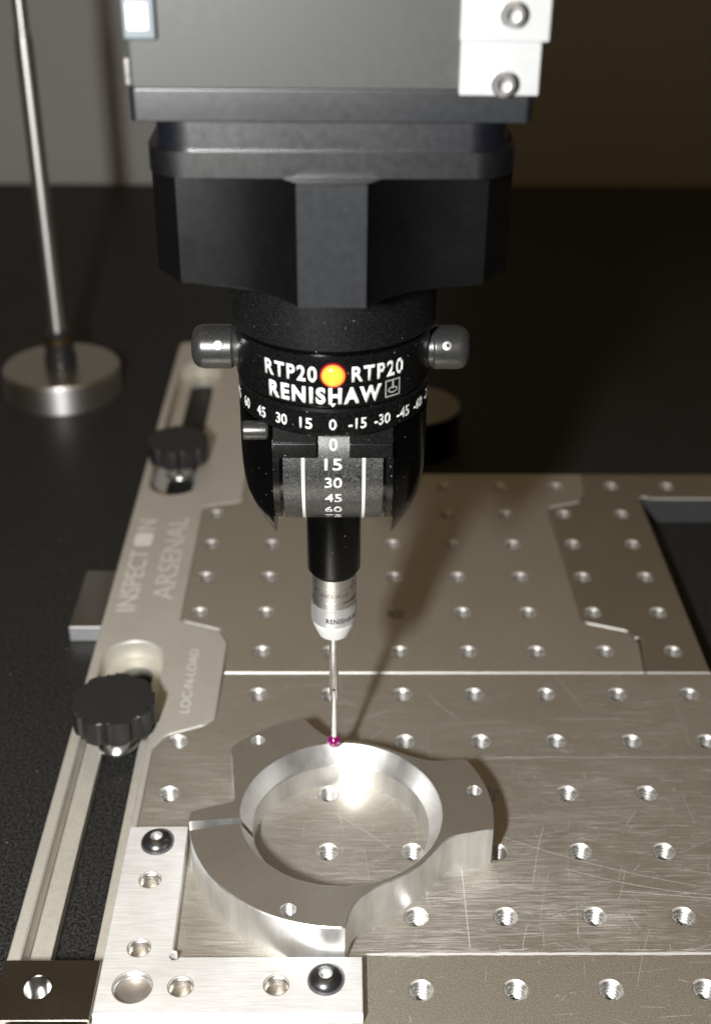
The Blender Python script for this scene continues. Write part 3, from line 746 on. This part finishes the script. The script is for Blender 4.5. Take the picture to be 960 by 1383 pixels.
yoke_part([((X0+CX_-.02, 0, 0), (1, 0, 0)), ((X0-CX_+.02, 0, 0), (-1, 0, 0)), ((0, Y0+12, 0), (0, -1, 0))], 'yoke_web')
# tilting drum, axis along X
DZ, DR = 123.0, 21.0
def drum_section(R, top): 
    P = []
    for k in range(121):
        aa = 2*PI*k/120; y_, z_ = R*math.cos(aa), R*math.sin(aa)
        P.append((min(max(y_, -R), 11.5), min(z_, top)))
    out = [P[0]]
    for q in P[1:]:
        if (q[0]-out[-1][0])**2+(q[1]-out[-1][1])**2 > .02: out.append(q)
    if (out[0][0]-out[-1][0])**2+(out[0][1]-out[-1][1])**2 < .02: out.pop()
    return out
MX = Matrix(((0, 0, 1, 0), (1, 0, 0, 0), (0, 1, 0, 0), (0, 0, 0, 1)))
def xprism(bm, P, x0, x1, bev): prism(bm, P, x0, x1, bev, 2, Matrix.Translation((X0, Y0, DZ)) @ MX); return bm
bm = NB(); xprism(bm, drum_section(DR, 13.2), -13.0, 13.0, .25); dr = obj('tilt_drum', bm, MT['drum'], hd, smooth=15)
for s in (-1, 1):
    bm = NB(); xprism(bm, drum_section(DR-1.2, 13), s*13.05 if s > 0 else -13.9, 13.9 if s > 0 else -13.05, .1); obj('drum_groove', bm, MT['yoke'], dr, smooth=15)
    bm = NB(); xprism(bm, drum_section(DR-.2, 13), 13.95 if s > 0 else -15.7, 15.7 if s > 0 else -13.95, .3); obj('drum_cheek_disc', bm, MT['gloss'], dr, smooth=15)
def wrap_x(bm, elev, R=DR):
    for v in bm.verts:
        t = elev+v.co.y/R; r_ = R+.06+v.co.z; v.co = (X0+.1+v.co.x, Y0-r_*math.cos(t), DZ+r_*math.sin(t))
    return bm
for k, txt in enumerate(('0', '15', '30', '45', '60', '75')):
    obj('numeral', wrap_x(text_bm(txt, 2.2 if k == 0 else 4.6, 3.3, .2), math.radians(24.2-14.45*k)), MT['white'], dr, smooth=0)
for s in (-1, 1):
    bm = NB(); t = bmesh.new()
    for k in range(31):
        e = math.radians(18-78*k/30)
        vv = [t.verts.new((x, e*DR, .03)) for x in (s*7.9-.42, s*7.9+.42)]
        if k: t.faces.new((pv[0], pv[1], vv[1], vv[0]))
        pv = vv
    merge(bm, t); obj('white_line', wrap_x(bm, 0), MT['white'], dr, smooth=0)
# lip over the drum with a notch in the middle
for s in (-1, 1):
    bm = NB(); x0, x1 = sorted((X0+s*4.2, X0+s*15.5)); box(bm, x0, x1, -.9, 9, -.9, 3.0, .35, 2); box(bm, x0+.01*s, x1+.01*s, .0, 9, 2.5, 9.6, .2)
    bm.transform(Matrix.Translation((0, Y0-21.0, DZ+6.8)) @ Matrix.Rotation(math.radians(-14), 4, 'X'))
    obj('drum_lip', bm, MT['gloss'], hd, smooth=30)
# lock lever stub
Rm_ = Matrix.Translation((X0-23.0, Y0-17.6, 135.0)) @ Matrix.Rotation(PI/2, 4, 'Y')
bm = NB(); lathe(bm, [(0, -.4), (2.1, -.3), (2.5, .2), (2.5, 5.6), (2.1, 6.3), (0, 6.5)], Rm_, 32); obj('lock_stub', bm, MT['cap'], hd, smooth=50)
# stem tube that carries the touch probe
bm = NB(); lathe(bm, [(6.4, 80.6), (7.75, 82.8), (7.75, 104)], T0, 56); obj('stem_tube', bm, MT['tube'], hd)

# ================================================================== TOUCH PROBE + STYLUS
tp = thing('touch_probe', 'small silver cylindrical touch probe with white nose under the black head', 'probe', (X0, Y0, 59))
bm = NB(); lathe(bm, [(6.45, 70.9), (6.6, 71.2), (6.6, 73.0), (6.2, 73.3), (6.2, 73.9), (6.6, 74.2), (6.6, 78.0), (6.35, 78.15), (6.35, 78.4), (6.6, 78.55), (6.6, 84)], T0, 64); mb = obj('probe_body', bm, MT['module'], tp, smooth=25)
obj('lettering', wrap_z(text_bm('MADE IN UK', 8.6, 1.25, .0, 1.1, .01), X0, Y0, 6.63, 0.05, 75.9), MT['dark_print'], mb, smooth=0)
for ang_, z_ in ((-.95, 79.6), (-.95, 77.2), (.95, 79.6), (.95, 77.2)):
    bm = NB(); t = bmesh.new(); t.faces.new([t.verts.new((x, y, .012)) for x, y in ((-.5, .45 if z_ > 78.3 else -.45), (.5, .45 if z_ > 78.3 else -.45), (0, -.55 if z_ > 78.3 else .55))]); merge(bm, t)
    obj('alignment_mark', wrap_z(bm, X0, Y0, 6.61, ang_, z_), MT['dark_print'], mb, smooth=0)
bm = NB(); lathe(bm, [(6.3, 64.3), (6.7, 64.8), (6.7, 70.2), (6.45, 70.85)], T0, 64); sr_ = obj('satin_ring', bm, MT['module_ring'], tp, smooth=25)
obj('lettering', wrap_z(text_bm('RENISHAW', 10.2, 1.75, .25, 1.08, .01), X0, Y0, 6.73, .42, 67.2), MT['dark_print'], sr_, smooth=0)
bm = NB(); lathe(bm, [(0, 58.6), (3.6, 58.6), (4.6, 59.1), (6.2, 63.0), (6.45, 64.28)], T0, 64); obj('white_nose', bm, MT['white_plastic'], tp, smooth=25)
stl = thing('stylus', 'thin steel stylus with a ruby ball tip resting on the clamp ring', 'stylus', (X0, Y0, 17))
bm = NB(); lathe(bm, [(0, 18.0), (.86, 18.2), (.86, 33.8), (1.42, 35.6), (1.42, 58.7)], Matrix.Translation((X0, Y0, 0)), 32); stm = obj('stem', bm, MT['chrome'], stl)
bm = NB(); lathe(bm, [(.42, 0), (0, 0)], Matrix.Translation((X0, Y0-1.425, 38.2)) @ Matrix.Rotation(PI/2, 4, 'X'), 16, close=False); obj('cross_hole', bm, MT['dark'], stm)
bm = NB(); bmesh.ops.create_uvsphere(bm, u_segments=40, v_segments=24, radius=2.15); bm.transform(Matrix.Translation((X0, Y0, 16.9))); obj('ruby_ball', bm, MT['ruby'], stl, (X0, Y0, 16.9), smooth=180)
